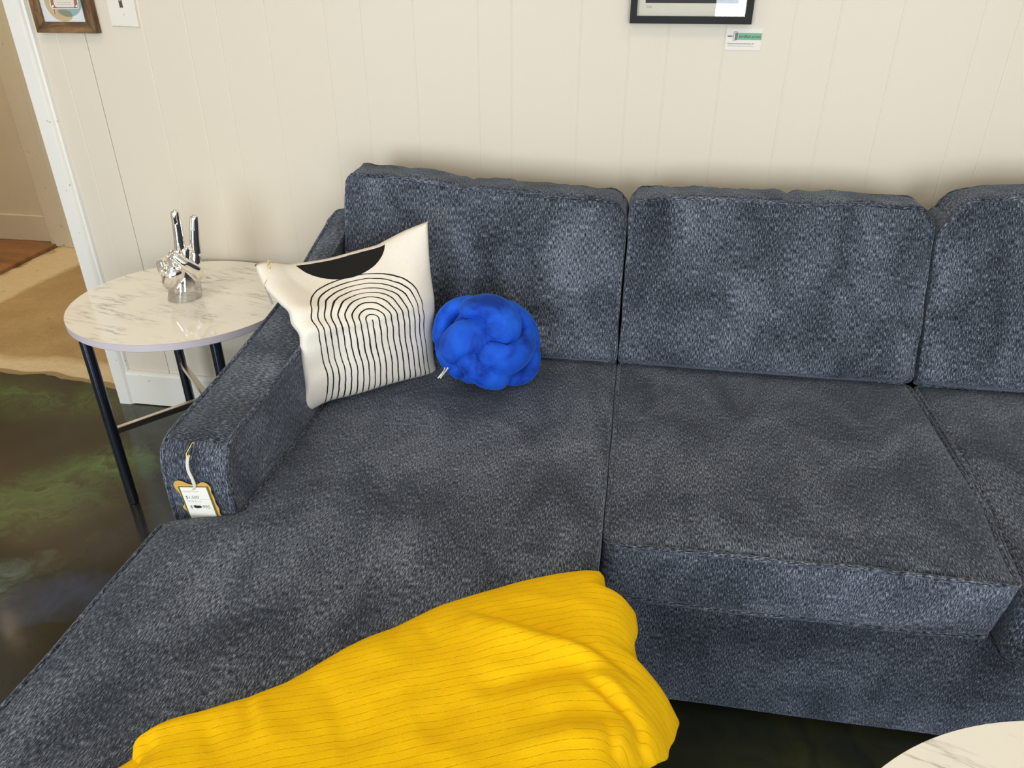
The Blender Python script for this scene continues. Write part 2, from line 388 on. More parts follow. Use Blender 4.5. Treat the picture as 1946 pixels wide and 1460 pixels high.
bm = bmesh.new(); box(bm, XL, XR, YF, 5.6, ZC, ZC+.1); box(bm, -6.3, XL, WY, 5.6, ZC, ZC+.1); struct(obj('ceiling', bm, CEILM, smooth=False))
# epoxy floor: its poured edge is ragged in the doorway
edge = [on_z(*p, 0) for p in [(0,707),(31,712),(65,711),(91,712),(122,721),(156,725),(187,733),(224,741)]]
epts = [(XL, WY), (-2.95, WY), (-2.95, 2.27), (-2.7, 2.255)]
fine = catmull([Vector((-2.55, 2.28, 0))]+edge+[Vector((-1.80, 2.20, 0))], 60)
epts += [(p.x, p.y+.006*nn(p.x*30, 3.)) for p in fine] + [(-1.80, WY), (XR, WY), (XR, YF), (XL, YF)]
bm = bmesh.new(); prism(bm, epts, -.02, 0.); struct(obj('floor', bm, EPOXY, smooth=False))
bm = bmesh.new(); box(bm, -3.245, -1.79, WY-.05, 3.76, -.03, -.004); struct(obj('floor', bm, CONC, smooth=False))
# thin stained lip between the pour and the bare slab
lip = [(p.x, p.y-.02) for p in fine]; lip2 = [(p.x, p.y+.030+.014*nn(p.x*9, 7.)) for p in fine]
bm = bmesh.new(); prism(bm, lip+lip2[::-1], -.02, -.0022); struct(obj('trim_1', bm, plain('tan_floor_primer', (.30, .23, .11), .5), smooth=False))
WOODF = mat_wood('orange_brown_plank_floor', (.16, .065, .018), (.27, .115, .032), (.36, .165, .05), (1.6, 14, 1), .35)
bm = bmesh.new(); prism(bm, [(-6.2, WY+.12), (-3.255, WY+.12), (-3.255, 2.9), (-3.245, 3.25), (-3.26, 3.74), (-6.2, 3.74)], -.03, .012); struct(obj('floor', bm, WOODF, smooth=False))
bm = bmesh.new(); box(bm, -6.2, -1.68, 3.74, 3.84, -.03, ZC); box(bm, -6.3, -6.2, WY, 3.84, -.03, ZC); box(bm, -1.80, -1.68, WY+.12, 3.74, -.03, ZC); box(bm, -6.2, XL, WY, WY+.12, -.03, ZC)
struct(obj('wall_hall', bm, HALLP, smooth=False))
bm = bmesh.new(); box(bm, -6.2, -3.29, 3.722, 3.74, .012, .165); bevel(bm, .004, 1); struct(obj('baseboard_hall', bm, HALLP, smooth=False))
bm = bmesh.new(); box(bm, -3.29, -3.175, 3.695, 3.74, -.004, 2.2); box(bm, -3.175, -3.13, 3.685, 3.74, -.004, 2.2); bevel(bm, .006, 2); struct(obj('trim_2', bm, HALLP, smooth=False))
# door casing and baseboard of the planked wall
cs = [(-1.806, 2.27), (-1.806, 2.122), (-1.803, 2.118), (-1.762, 2.118), (-1.757, 2.122), (-1.752, 2.1275), (-1.746, 2.130), (-1.742, 2.14), (-1.80, 2.14), (-1.80, 2.27)]
bm = bmesh.new(); prism(bm, cs, 0., 2.12); struct(obj('trim_3', bm, TRIM, smooth=False))
bm = bmesh.new(); box(bm, -2.95, -1.806, 2.118, WY, 2.08, 2.17); box(bm, -3.01, -2.95, 2.118, WY, 0, 2.17); struct(obj('trim_4', bm, TRIM, smooth=False))
bm = bmesh.new(); prism(bm, [(2.14, .004), (2.122, .004), (2.122, .122), (2.126, .130), (2.133, .134), (2.14, .134)], -1.752, XR, Matrix(((0,0,1,0),(1,0,0,0),(0,1,0,0),(0,0,0,1)))); struct(obj('baseboard_back', bm, TRIM, smooth=False))
# ------------------------------------------------------------------ soft boxes (upholstery)
class Soft:
    """rounded box with crowned faces, bent by warp(); keeps UVs in metres for the nap direction"""
    def __init__(s, size, centre, r, crown=(0,0,0), warp=None, lump=.003, seed=0., cpow=.8):
        s.h = Vector(size)/2; s.c = Vector(centre); s.r = r; s.crown = crown; s.warp = warp; s.lump = lump; s.seed = seed; s.cpow = cpow
    def at(s, a, b, c, out=0.):
        h, r = s.h, s.r
        p = Vector((a*h.x, b*h.y, c*h.z))
        q = Vector([clamp(p[i], -(h[i]-r), h[i]-r) for i in range(3)]); d = p-q
        if d.length > 1e-9: d = d.normalized(); p = q+d*(r+out)
        fa, fb, fc = ((1-v*v)**s.cpow if abs(v) < 1 else 0. for v in (a, b, c))
        p.x += s.crown[0]*a*fb*fc; p.y += s.crown[1]*b*fa*fc; p.z += s.crown[2]*c*fa*fb
        L = s.lump
        if L:
            w = s.c+p; k = s.seed
            p += Vector((nn(w.x*6+k, w.y*6, w.z*6), nn(w.x*6, w.y*6+k+9, w.z*6), nn(w.x*6, w.y*6, w.z*6+k+20)))*L
        p = p+s.c
        return s.warp(p, a, b, c) if s.warp else p
    def params(s, i, n):
        h, r = s.h[i], s.r; e = r/h; k = 5
        v = [-1+e*(1-math.cos(PI/2*j/k)) if False else -1+e*j/k for j in range(k)]
        m = max(2, n); v += [-1+e+(2-2*e)*j/m for j in range(m)]; v += [1-e+e*j/k for j in range(k+1)]
        return v
    def mesh(s, n=(30, 30, 10), grain=None):
        bm = bmesh.new(); uvl = bm.loops.layers.uv.new('UVMap')
        P = [s.params(i, n[i]) for i in range(3)]
        for ax in range(3):
            o1, o2 = [(1, 2), (0, 2), (0, 1)][ax]
            for sg in (-1, 1):
                grid = []
                for u in P[o1]:
                    row = []
                    for v in P[o2]:
                        pr = [0, 0, 0]; pr[ax] = sg; pr[o1] = u; pr[o2] = v
                        row.append((bm.verts.new(s.at(*pr))))
                    grid.append(row)
                for i in range(len(P[o1])-1):
                    for j in range(len(P[o2])-1):
                        f = bm.faces.new((grid[i][j], grid[i+1][j], grid[i+1][j+1], grid[i][j+1]))
                        for l in f.loops:
                            co = l.vert.co
                            uv = [(co.y, co.z), (co.x, co.z), (co.x, co.y)][ax]
                            if grain and grain[ax]: uv = (uv[1], uv[0])
                            l[uvl].uv = (uv[0]+s.seed*.37+ax*3.1, uv[1]+s.seed*.21)
        bmesh.ops.remove_doubles(bm, verts=bm.verts[:], dist=1e-5)
        return bm
    def loop(s, ax, sg, inset=.0, m=26, out=.0028):
        """closed line round the rim of one face"""
        o1, o2 = [(1, 2), (0, 2), (0, 1)][ax]; res = []
        e1 = s.r*.55/s.h[o1]; e2 = s.r*.55/s.h[o2]
        path = [(-1+e1+(2-2*e1)*k/m, -1) for k in range(m+1)]+[(1, -1+e2+(2-2*e2)*k/m) for k in range(m+1)]+[(1-e1-(2-2*e1)*k/m, 1) for k in range(m+1)]+[(-1, 1-e2-(2-2*e2)*k/m) for k in range(m+1)]
        for u, v in path:
            pr = [0, 0, 0]; pr[ax] = sg; pr[o1] = u; pr[o2] = v
            res.append(s.at(*pr, out=out))
        return res
def pipe_obj(loops, parent, r=.0056):
    bm = bmesh.new(); uvl = bm.loops.layers.uv.new('UVMap')
    for L in loops: tube(bm, L, r, 8, closed=True, uvl=uvl)
    return obj('piping', bm, FAB, parent)
# ------------------------------------------------------------------ the sofa
sofa = thing('sectional_sofa', 'charcoal blue chenille sectional sofa with a left-hand chaise, standing against the planked wall', 'sofa', (.3, 1.5, 0))
# bases
for (x0, x1, y0, y1, nm) in ((.012, 1.42, 1.125, 2.04, 'base_frame'), (-.785, .008, .43, 2.04, 'chaise_base')):
    sb = Soft((x1-x0, y1-y0, .348), ((x0+x1)/2, (y0+y1)/2, .186), .014, (0, .004, 0), None, .002, 1.)
    obj(nm, sb.mesh((30, 30, 10)), FAB, sofa)
for x, y in ((-.72, .5), (-.06, .5), (-.72, 1.97), (1.36, 1.19), (.08, 1.22), (1.36, 1.97), (.08, 1.97)):
    bm = bmesh.new(); lathe(bm, [(.018, 0), (.024, .014)], 16, Matrix.Translation((x, y, 0))); obj('foot', bm, BLACKM, sofa, flatang=40)
# back frame behind the cushions
sb = Soft((2.36, .13, .76), (.31, 2.045, .40), .03, (0, 0, 0), None, .002, 2.); obj('backrest_frame', sb.mesh((40, 4, 14)), FAB, sofa)
# arms: side profile swept across the width
ARMTOP = [(1.0, .652), (1.15, .664), (1.28, .676), (1.40, .690), (1.53, .708), (1.65, .735), (1.79, .775), (1.9, .806), (1.96, .815)]
def arm(x0, x1, seed):
    prof = [Vector((1.018, .045)), Vector((1.010, .2)), Vector((1.004, .40)), Vector((1.002, .56)), Vector((1.004, .605)), Vector((1.013, .636)), Vector((1.034, .653)), Vector((1.07, .658))]
    prof += [Vector((y, interp(ARMTOP, y))) for y in (1.15, 1.28, 1.40, 1.53, 1.65, 1.72, 1.79, 1.85, 1.9)]
    prof += [Vector((1.955, .812)), Vector((1.99, .798)), Vector((2.012, .765)), Vector((2.02, .72)), Vector((2.03, .4)), Vector((2.03, .045))]
    P = [Vector((p.x, p.y, 0)) for p in prof]
    top = catmull(P, 120); n = len(top)
    nor = []
    for i in range(n):
        d = top[min(i+1, n-1)]-top[max(i-1, 0)]; nor.append(Vector((-d.y, d.x, 0)).normalized())
    def nx(x, y):      # the inner face narrows where the back cushion sits against it
        k = .064*sstep(1.48, 1.74, y); q = (x-x0)/(x1-x0)
        return x-k*q if seed == 0. else x+k*(1-q)
    bm = bmesh.new(); uvl = bm.loops.layers.uv.new('UVMap')
    r = .012; rings = []
    xsn = [(x0, r)]+[(x0+r*(1-math.cos(a)), r*(1-math.sin(a))) for a in (PI/6, PI/3, PI/2)]
    inner = [(lerp(x0+r, x1-r, k/10), -.004*math.sin(PI*k/10)) for k in range(1, 10)]
    xsn = xsn+inner+[(x1-(x-x0), d) for x, d in xsn[::-1]]
    for x, d in xsn:
        rings.append([bm.verts.new((nx(x, top[i].x), top[i].x-nor[i].x*d, top[i].y-nor[i].y*d+.003*nn(top[i].x*7+seed, x*20))) for i in range(n)])
    for A, B in zip(rings, rings[1:]):
        for i in range(n-1):
            f = bm.faces.new((A[i], A[i+1], B[i+1], B[i]))
            ns = nor[i]
            for l in f.loops:
                co = l.vert.co
                l[uvl].uv = (co.x, co.z) if abs(ns.x) > .72 else (co.y+seed, co.x+.5)
    for R_ in (rings[0], rings[-1]):       # flat sides, in upright strips so that the narrowing stays smooth
        low = [bm.verts.new((v.co.x, v.co.y, .045)) for v in R_]
        for i in range(1, n-2):
            if R_[i].co.z < .05 or R_[i+1].co.z < .05: continue
            f = bm.faces.new((R_[i], R_[i+1], low[i+1], low[i]))
            for l in f.loops: l[uvl].uv = (l.vert.co.y+seed+2., l.vert.co.z)
    a = obj('armrest', bm, FAB, sofa, flatang=50)
    bm = bmesh.new(); uvl = bm.loops.layers.uv.new('UVMap')
    for x in (x0+.002, x1-.002):
        tube(bm, [Vector((nx(x, p.x), p.x-q.x*.002, p.y-q.y*.002+.003*nn(p.x*7+seed, x*20))) for p, q in zip(top, nor)], .0048, 8, uvl=uvl)
    obj('piping', bm, FAB, a)
arm(-.808, -.683, 0.); arm(1.425, 1.55, 5.)
# chaise cushion: T-shaped, wider in front of the arm
def wc(p, a, b, c):
    xl = lerp(-.682, -.812, sstep(1.02, .955, p.y)); xr = -.0088
    t = (p.x+.5)/1.0
    q = Vector((lerp(xl, xr, t), p.y, p.z))
    if c > 0: q.z += .006*math.exp(-((p.y-1.0)/.25)**2)*c
    return q
ch = Soft((1.0, 1.46, .15), (0, 1.10, .430), .026, (.0, .004, .012), wc, .004, 3., .6)
o = obj('chaise_cushion', ch.mesh((44, 90, 6)), FAB, sofa)
pipe_obj([ch.loop(2, 1, m=90), ch.loop(2, -1, m=90)], o)
# seat cushions
def ws2(p, a, b, c):
    q = p.copy(); k = sstep(.5, 1., a)*sstep(-.2, -1, b)
    q.x -= .030*k*(.6+.4*(1-c)/2)
    q.z += .008*k*(c < 0)-.004*(c > 0)*k
    if b < 0: q.y -= .010*(1+c)/2*abs(b)**4
    return q
s2 = Soft((.717, .70, .146), (.3535, 1.408, .432), .022, (.004, .006, .011), ws2, .004, 6., .6)
o = obj('seat_cushion', s2.mesh((50, 50, 8)), FAB, sofa); pipe_obj([s2.loop(2, 1, m=50), s2.loop(2, -1, m=50)], o)
def ws3(p, a, b, c):
    q = p.copy(); q.z -= .018*sstep(.2, -1, b)*sstep(.6, -1, a); q.y -= .012*sstep(0, -1, b)
    q.x -= .02*sstep(0, -1, b)*sstep(0, -1, a)
    if b < -.2 and a < 0: q.y += .02*sstep(-.7, -1, a)*sstep(-.5, -1, b)
    return q
s3 = Soft((.70, .735, .15), (1.065, 1.39, .43), .026, (.004, .008, .012), ws3, .004, 8., .6)
o = obj('seat_cushion', s3.mesh((50, 50, 8)), FAB, sofa); pipe_obj([s3.loop(2, 1, m=50), s3.loop(2, -1, m=50)], o)
# back cushions, leaning, their tops slumped and puckered along the seam
def back(x0, x1, ztab, seed, notch=None, tl=0., rl=.03, rr=.045):
    def w(p, a, b, c):
        t = (p.z+.5)/1.0; u = (a+1)/2; px = p.x
        rc = rl if a < 0 else rr; hw = (x1-x0)/2; ra = rc/hw; rt = rc/.41; mid = (x0+x1)/2
        da = (abs((px-mid)/hw)-(1-ra))/ra; dt = (abs(2*t-1)*.5+.5-(1-rt))/rt
        if da > 0 and dt > 0:
            k = max(da, dt)/math.hypot(da, dt); kk = 1 if t > .5 else .12; k = 1-(1-k)*kk
            px = mid+math.copysign((1-ra+ra*da*k)*hw, a); t = (1-rt+rt*dt*k) if t > .5 else 1-(1-rt+rt*dt*k)
        zt = interp(ztab, u)
        yb0, yb1 = 1.708, 1.862
        front = lerp(yb0, yb1, clamp(t))
        th = lerp(.235, .112, clamp(t)**1.2)
        y = front+(p.y+.1)/.2*th
        # belly of the filling
        z = lerp(.503, zt, t)
        x = px
        if b < 0: y += .034*sstep(.085, 0., t)-.012*math.exp(-((t-.16)/.10)**2)*(1-a*a)
        x += tl*(1-t)*(1-u)
        puck = sstep(.78, 1., t)
        z += puck*(.0055*nn(x*16+seed, y*9, seed)+.003*nn(x*40, seed, y*20))
        y += puck*.004*nn(x*22+seed*3, 1.5)
        if notch is not None:
            g = math.exp(-((u-notch)/.018)**2); z -= puck*.010*g; y += .006*g*sstep(.55, 1., t)
        return Vector((x, y, z))
    sc = Soft((x1-x0, .2, 1.0), ((x0+x1)/2, 0, 0), .028, (.0, .016, .022), w, .0035, seed, .55)
    o = obj('back_cushion', sc.mesh((60, 6, 46)), FAB, sofa); pipe_obj([sc.loop(1, -1, m=60), sc.loop(1, 1, m=60)], o)
back(-.742, -.0085, [(0, .936), (.25, .930), (.42, .914), (.6, .908), (.8, .902), (1, .893)], 11., .43, .012, .02, .045)
back(-.0055, .7055, [(0, .902), (.1, .908), (.3, .912), (.5, .911), (.56, .909), (.8, .913), (1, .907)], 13., .54)
back(.7095, 1.43, [(0, .918), (.12, .936), (.3, .95), (.6, .95), (1, .93)], 17., .7, 0., .085, .05)
# ------------------------------------------------------------------ side table
TX, TY, TZ = -1.235, 1.812, .58
tbl = thing('side_table', 'round white marble-look side table on black tube legs beside the sofa arm', 'side table', (TX, TY, 0))
MARB = mat_marble('white_veined_laminate', .22, 0.)
bm = bmesh.new(); lathe(bm, [(.29, -.0015), (.3055, -.0015), (.3075, 0)], 128, Matrix.Translation((TX, TY, TZ))); 
top = obj('tabletop', bm, MARB, tbl, flatang=30)
bm = bmesh.new(); lathe(bm, [(.29, -.021), (.306, -.0205), (.3075, -.019), (.3075, -.0012)], 128, Matrix.Translation((TX, TY, TZ))); obj('edge_band', bm, LAM, top, flatang=40)
LEGS = [Vector((-1.403, 1.588, 0)), Vector((-1.437, 2.008, 0)), Vector((-1.05, 1.622, 0)), Vector((-1.045, 2.02, 0))]
for L in LEGS:
    bm = bmesh.new(); lathe(bm, [(.0115, 0.), (.013, .002), (.013, .006), (.0148, .007), (.0148, TZ-.021)], 24, Matrix.Translation(L)); obj('leg', bm, TUBEM, tbl, flatang=40)
for i, L in enumerate(LEGS):
    bm = bmesh.new(); c = Vector((TX+.002, TY-.004, 0)); d = c-L; ln = d.length; M = Matrix.Translation(L) @ Matrix.Rotation(math.atan2(d.y, d.x), 4, 'Z')
    box(bm, .012, ln+(.006 if i < 2 else -.006), -.008, .008, .243, .262, M); bevel(bm, .0015, 1); obj('stretcher_bar', bm, NICKEL, tbl, flatang=30)
# ------------------------------------------------------------------ mirrored glass hand
HX, HY = -1.241, 1.812
fx = Vector((.82, .572, 0)).normalized(); fy = Vector((-.572, .82, 0)).normalized()   # right, away from viewer
def hp(cx, cy, back=0.): return Vector(((cx-453)*.000226, back, (1241-cy)*.0002205))
caps = []
def seg(pts, rads): caps.append((pts, rads))
seg([Vector((.004, 0, .0)), Vector((.003, 0, .03)), Vector((0, .001, .055)), Vector((-.004, .002, .075))], [.0465, .044, .041, .038])
for kx, kz, kr_ in ((.024, .128, .0175), (-.003, .132, .0175), (-.028, .124, .017), (-.047, .108, .016)):
    seg([Vector((kx*.75, .002, .060)), Vector((kx*.95, .003, .095)), Vector((kx, .007, kz))], [.024, .0215, kr_])
seg([hp(395, 640, .006), hp(370, 440, .004), hp(345, 280, .003), hp(318, 155, .004)], [.0148, .0136, .0127, .0115])      # middle
seg([hp(575, 700, .004), hp(555, 520, .002), hp(545, 380, .0), hp(537, 240, .0)], [.0158, .0145, .0134, .0122])           # index
seg([hp(325, 690, .010), hp(285, 690, -.020), hp(295, 780, -.036), hp(330, 835, -.026)], [.0125, .0120, .0112, .010])      # ring, folded
seg([hp(235, 760, .010), hp(170, 725, -.016), hp(190, 800, -.032), hp(235, 845, -.024)], [.0125, .0120, .0112, .010])      # little finger, folded
seg([hp(600, 960, -.010), hp(560, 850, -.034), hp(430, 730, -.047), hp(320, 625, -.044)], [.018, .0162, .0142, .0122])    # thumb across
seg([hp(320, 870, -.022), hp(300, 960, -.018)], [.030, .026])                                                             # heel of the hand
seg([hp(540, 900, -.012), hp(560, 1000, -.008)], [.020, .020])
def blob_mesh(name, caps, vox, flat=None):
    bm = bmesh.new()
    for pts, rads in caps:
        path = []; rad = []
        for i in range(len(pts)-1):
            for k in range(6):
                t = k/6; path.append(pts[i].lerp(pts[i+1], t)); rad.append(lerp(rads[i], rads[i+1], t))
        path.append(pts[-1]); rad.append(rads[-1])
        t0 = (path[0]-path[1]).normalized(); t1 = (path[-1]-path[-2]).normalized()
        A = [path[0]+t0*(math.sin(a)*rad[0]) for a in (1.5, 1.2, .9, .6, .3)]; RA = [math.cos(a)*rad[0] for a in (1.5, 1.2, .9, .6, .3)]
        B = [path[-1]+t1*(math.sin(a)*rad[-1]) for a in (.3, .6, .9, 1.2, 1.5)]; RB = [math.cos(a)*rad[-1] for a in (.3, .6, .9, 1.2, 1.5)]
        tube(bm, A+path+B, 0, 20, rad=RA+rad+RB)
    bmesh.ops.recalc_face_normals(bm, faces=bm.faces[:])
    me = bpy.data.meshes.new('tmp'); bm.to_mesh(me); bm.free()
    o = bpy.data.objects.new('tmp', me); COL.objects.link(o)
    m = o.modifiers.new('r', 'REMESH'); m.mode = 'VOXEL'; m.voxel_size = vox
    s = o.modifiers.new('s', 'SMOOTH'); s.factor = .5; s.iterations = 4
    dg = bpy.context.evaluated_depsgraph_get(); out = bpy.data.meshes.new_from_object(o.evaluated_get(dg)); out.name = name
    bpy.data.objects.remove(o); bpy.data.meshes.remove(me)
    return out
hm = blob_mesh('hand_sculpture', caps, .0019)
hm.transform(Matrix(((1, 0, .235, 0), (0, 1, 0, 0), (0, 0, 1, 0), (0, 0, 0, 1))))   # the moulded hand leans to its right
bm = bmesh.new(); bm.from_mesh(hm)
bmesh.ops.bisect_plane(bm, geom=bm.verts[:]+bm.edges[:]+bm.faces[:], plane_co=(0, 0, .0), plane_no=(0, 0, 1), clear_inner=True)
bm.to_mesh(hm); bm.free()
hand = link('hand_sculpture', hm, mat_mirror_glass()); hm.set_sharp_from_angle(angle=1.0)
hand.matrix_world = Matrix(((fx.x, fy.x, 0, HX), (fx.y, fy.y, 0, HY), (0, 0, 1, TZ+.0008), (0, 0, 0, 1)))
tag(hand, 'mirrored glass hand making a peace sign, standing on the round side table', 'ornament')
# ------------------------------------------------------------------ cream throw pillow
pil = thing('throw_pillow', 'cream square throw pillow printed with nested black arches and a dark bowl shape', 'pillow', (-.6, 1.5, .51))
def c5(x, y): return 470+x/3.355, 400+y/3.355
TLy, TRy = 1.50, 1.725
Tpx = [(45,345,1.50),(120,328,1.525),(250,343,1.56),(330,335,1.585),(450,318,1.61),(540,300,1.63),(700,255,1.655),(820,222,1.675),(870,197,1.685),(1000,130,1.705),(1150,70,1.725)]
Rpx = [(1212,1040,1.635),(1190,960,1.638),(1178,860,1.645),(1175,740,1.652),(1188,640,1.66),(1185,560,1.665),(1165,400,1.685),(1155,200,1.71),(1150,70,1.725)]
Bpx = [(322,1338,1.352),(400,1280,1.382),(520,1218,1.418),(700,1172,1.456),(900,1112,1.512),(1080,1066,1.572),(1212,1040,1.635)]
Lpx = [(322,1338,1.352),(346,1265,1.354),(366,1130,1.358),(345,1000,1.362),(335,850,1.36),(328,790,1.362),(280,725,1.375),(262,650,1.39),(200,590,1.415),(100,480,1.46),(45,345,1.50)]
def bc(L): return catmull([on_y(*c5(x, y), d) for x, y, d in L], 61)
def simp(L): return [on_y(*c5(x, y), d) for x, y, d in L]
NB = 60
bT, bR, bB, bL = bc(Tpx), bc(Rpx), bc(Bpx), bc(Lpx)
def coons(i, j):
    u, v = i/NB, j/NB
    p = bB[i]*(1-v)+bT[i]*v+bL[j]*(1-u)+bR[j]*u-(bB[0]*(1-u)*(1-v)+bB[-1]*u*(1-v)+bT[0]*(1-u)*v+bT[-1]*u*v)
    return p
nrm = ((bB[-1]-bT[0]).cross(bT[-1]-bB[0])).normalized()
if nrm.y > 0: nrm = -nrm
def pil_bulge(u, v):
    e = (clamp(4*u*(1-u))*clamp(4*v*(1-v)))**.42
    w = .0
    w += .007*math.exp(-((v-.42-.05*u)/.03)**2)*-1*(.4+.6*u)             # crease across the middle
    w += .006*math.exp(-((v-.26)/.035)**2)*-sstep(.35, 0., u)
    w += .006*math.exp(-((u-.14-.3*(1-v))/.03)**2)*-sstep(.5, 1., v)
    w += .004*nn(u*5, v*5, 3.)
    return e, w
bm = bmesh.new(); uvl = bm.loops.layers.uv.new('UVMap')
F, Bk = [], []
for i in range(NB+1):
    r1, r2 = [], []
    for j in range(NB+1):
        u, v = i/NB, j/NB; p = coons(i, j); e, w = pil_bulge(u, v)
        q = p+nrm*(.062*e+w*e)
        rim = i in (0, NB) or j in (0, NB)
        vtx = bm.verts.new(q); r1.append(vtx)
        r2.append(vtx if rim else bm.verts.new(p-nrm*(.048*e*(.35+.65*sstep(0, .3, u)))))
    F.append(r1); Bk.append(r2)
for i in range(NB):
    for j in range(NB):
        for G, off in ((F, 0.), (Bk, -2.)):
            f = bm.faces.new((G[i][j], G[i+1][j], G[i+1][j+1], G[i][j+1]))
            for l, (a, b) in zip(f.loops, ((i, j), (i+1, j), (i+1, j+1), (i, j+1))): l[uvl].uv = (a/NB+off, b/NB)
obj('pillow_cover', bm, mat_pillow(), pil)
GOLD = plain('brass_wire', (.75, .5, .12), .25, 1.); KRAFT = plain('grey_card_tag', (.34, .32, .28), .7)
pc = on_y(*c5(122, 350), 1.50)
bm = bmesh.new(); pp = [on_y(*c5(x, y), 1.512) for x, y in ((118, 326), (128, 345), (118, 362), (132, 378), (136, 366), (128, 350), (134, 332), (124, 324))]
tube(bm, catmull([Vector(p)+nrm*.022 for p in pp], 40, True), .0008, 6, closed=True); obj('safety_pin', bm, GOLD, pil); tag(bpy.context.scene.objects[-1] if False else COL.objects[-1], 'small brass safety pin')
bm = bmesh.new(); a = on_y(*c5(118, 500), 1.452); b = on_y(*c5(160, 600), 1.44); d = b-a; side = d.cross(Vector((.35, .95, 0))).normalized()*.0035
q0 = [a-side*.6, a+side*.8, b+side, b-side]
vs = [bm.verts.new(p) for p in q0]+[bm.verts.new(p+Vector((.0006, .0008, 0))) for p in q0]
for f in ((3,2,1,0),(4,5,6,7),(0,1,5,4),(1,2,6,5),(2,3,7,6),(3,0,4,7)): bm.faces.new([vs[i] for i in f])
ht = obj('hang_tag', bm, KRAFT, pil, smooth=False); tag(ht, 'grey card hang tag')
bm = bmesh.new(); tube(bm, [a, a+Vector((-.003, .0, .008)), a+Vector((.003, .006, .020))], .0006, 6); obj('tag_string', bm, GOLD, ht)
# ------------------------------------------------------------------ blue knot pillow
KC = on_y(926, 650, 1.585)
f0 = Vector((-_sy, _cy, 0)); kn = -(f0*_ct+Vector((0, 0, -_st)))      # towards the viewer
kr = Vector((_cy, _sy, 0)); ku = kn.cross(kr)*1.0
if ku.z < 0: ku = -ku
MPP = 1.255e-3/6.346
KR = 650*MPP
knot = thing('knot_pillow', 'royal blue velvet knot ball cushion leaning on the back cushion', 'cushion', (KC.x, KC.y, .51))
VEL = mat_velvet()
def kpt(x, y, r, lift):
    X = (x-800)*MPP; Y = (750-y)*MPP
    rho = max(.012, KR-r*MPP)
    d2 = (X*X+Y*Y)/(rho*1.06)**2
    Z = math.sqrt(max(0., 1-d2))*rho*.86+lift
    return KC+kr*X+ku*Y+kn*Z
def strand(pts, r, flat=.7):
    """pts: (x, y, lift) along the middle of a stuffed tube; its ends dive under the neighbours"""
    P = catmull([kpt(x, y, r, l*.001) for x, y, l in pts], 30)
    rr = r*MPP; path, rad = round_path(P, rr*.8, 7); rad = [min(v/.8, rr) for v in rad]
    bm = bmesh.new(); tube(bm, path, rr, 32, rad=rad, flat=flat, radial=lambda p: (p-KC).normalized())
    o = obj('knot_strand', bm, VEL, knot)
    sd = o.modifiers.new('s', 'SMOOTH'); sd.iterations = 2; sd.factor = .5
    return o
strand([(640,350,15),(790,325,20),(930,395,22),(1005,520,20),(1005,620,14)], 222, .52)
strand([(800,600,-16),(640,695,3),(490,740,11),(370,830,6)], 215, .55)
strand([(850,950,9),(1030,985,14),(1190,905,12),(1275,770,3),(1270,600,-16)], 198, .54)
strand([(540,900,-16),(660,1070,0),(800,1180,5),(930,1205,2)], 168, .7)
strand([(240,660,-20),(290,460,-11),(420,335,-11),(570,300,-16)], 165, .7)
strand([(1080,370,-18),(1220,470,-10),(1310,600,-12),(1340,770,-18)], 152, .7)
strand([(260,740,-30),(280,880,-20),(345,1000,-20),(450,1090,-22)], 140, .75)
strand([(1120,1180,-24),(1240,1150,-18),(1320,1060,-20),(1345,930,-26)], 142, .75)
# far side of the ball, out of sight
for ang in range(0, 360, 60):
    a = math.radians(ang); P = []
    for k in range(7):
        th = lerp(1.75, 3.0, k/6); ph = a+.5*k/6
        P.append(KC+(kr*math.cos(ph)*math.sin(th)+ku*math.sin(ph)*math.sin(th)+kn*math.cos(th)*.8)*(KR*.66))
    path, rad = round_path(catmull(P, 16), KR*.26, 6); bm = bmesh.new(); tube(bm, path, 0, 20, rad=rad, flat=.8, radial=lambda p: (p-KC).normalized()); obj('knot_strand', bm, VEL, knot)
bm = bmesh.new(); bmesh.ops.create_uvsphere(bm, u_segments=32, v_segments=18, radius=1.)
for v in bm.verts: v.co = KC+kr*v.co.x*KR*.72+ku*v.co.y*KR*.72+kn*v.co.z*KR*.66
obj('filling_core', bm, VEL, knot)
bm = bmesh.new()
for dx in (0, 40):
    P = [kpt(320+dx, 1070, 60, .030), kpt(285+dx, 1110, 60, .034), kpt(240+dx*.6, 1165, 60, .030), kpt(215+dx*.7, 1190, 60, .028)]
    tube(bm, catmull(P, 12), .0016, 6, flat=.3, radial=lambda p: kn)
obj('care_tag', bm, CARDM, knot); tag(COL.objects[-1], 'white ribbon care tag')
# ------------------------------------------------------------------ yellow blanket
BLK = mat_blanket()
ZB = .512
back_px = [(247,1426),(262,1403),(315,1370),(386,1350),(469,1323),(528,1299),(564,1279),(664,1222),(741,1190),(830,1149),(948,1113),(1036,1092),(1131,1084)]
def drop(x): return 4.6*max(0., x+.045)**2
def solve(px, py, z0=.53):
    p = on_z(px, py, z0)
    for _ in range(12):
        p = on_z(px, py, z0-drop(p.x))
    return p
NBk = 150
edgeB = catmull([solve(*p) for p in back_px], NBk+1)
edgeR = catmull([solve(*p, .52) for p in [(1131,1084),(1142,1096),(1149,1125),(1168,1138),(1196,1157),(1203,1178),(1207,1261),(1226,1279),(1267,1332),(1281,1366),(1274,1400),(1262,1430),(1243,1444),(1222,1438),(1206,1450),(1188,1454),(1172,1475)]]+[Vector((.025, .50, .50)), Vector((.02, .45, .50))], NBk+1)
edgeL = catmull([edgeB[0]]+[on_z(246, 1442, .53), on_z(254, 1465, .53), Vector((-.57, .45, .53)), Vector((-.55, .41, .53))], NBk+1)
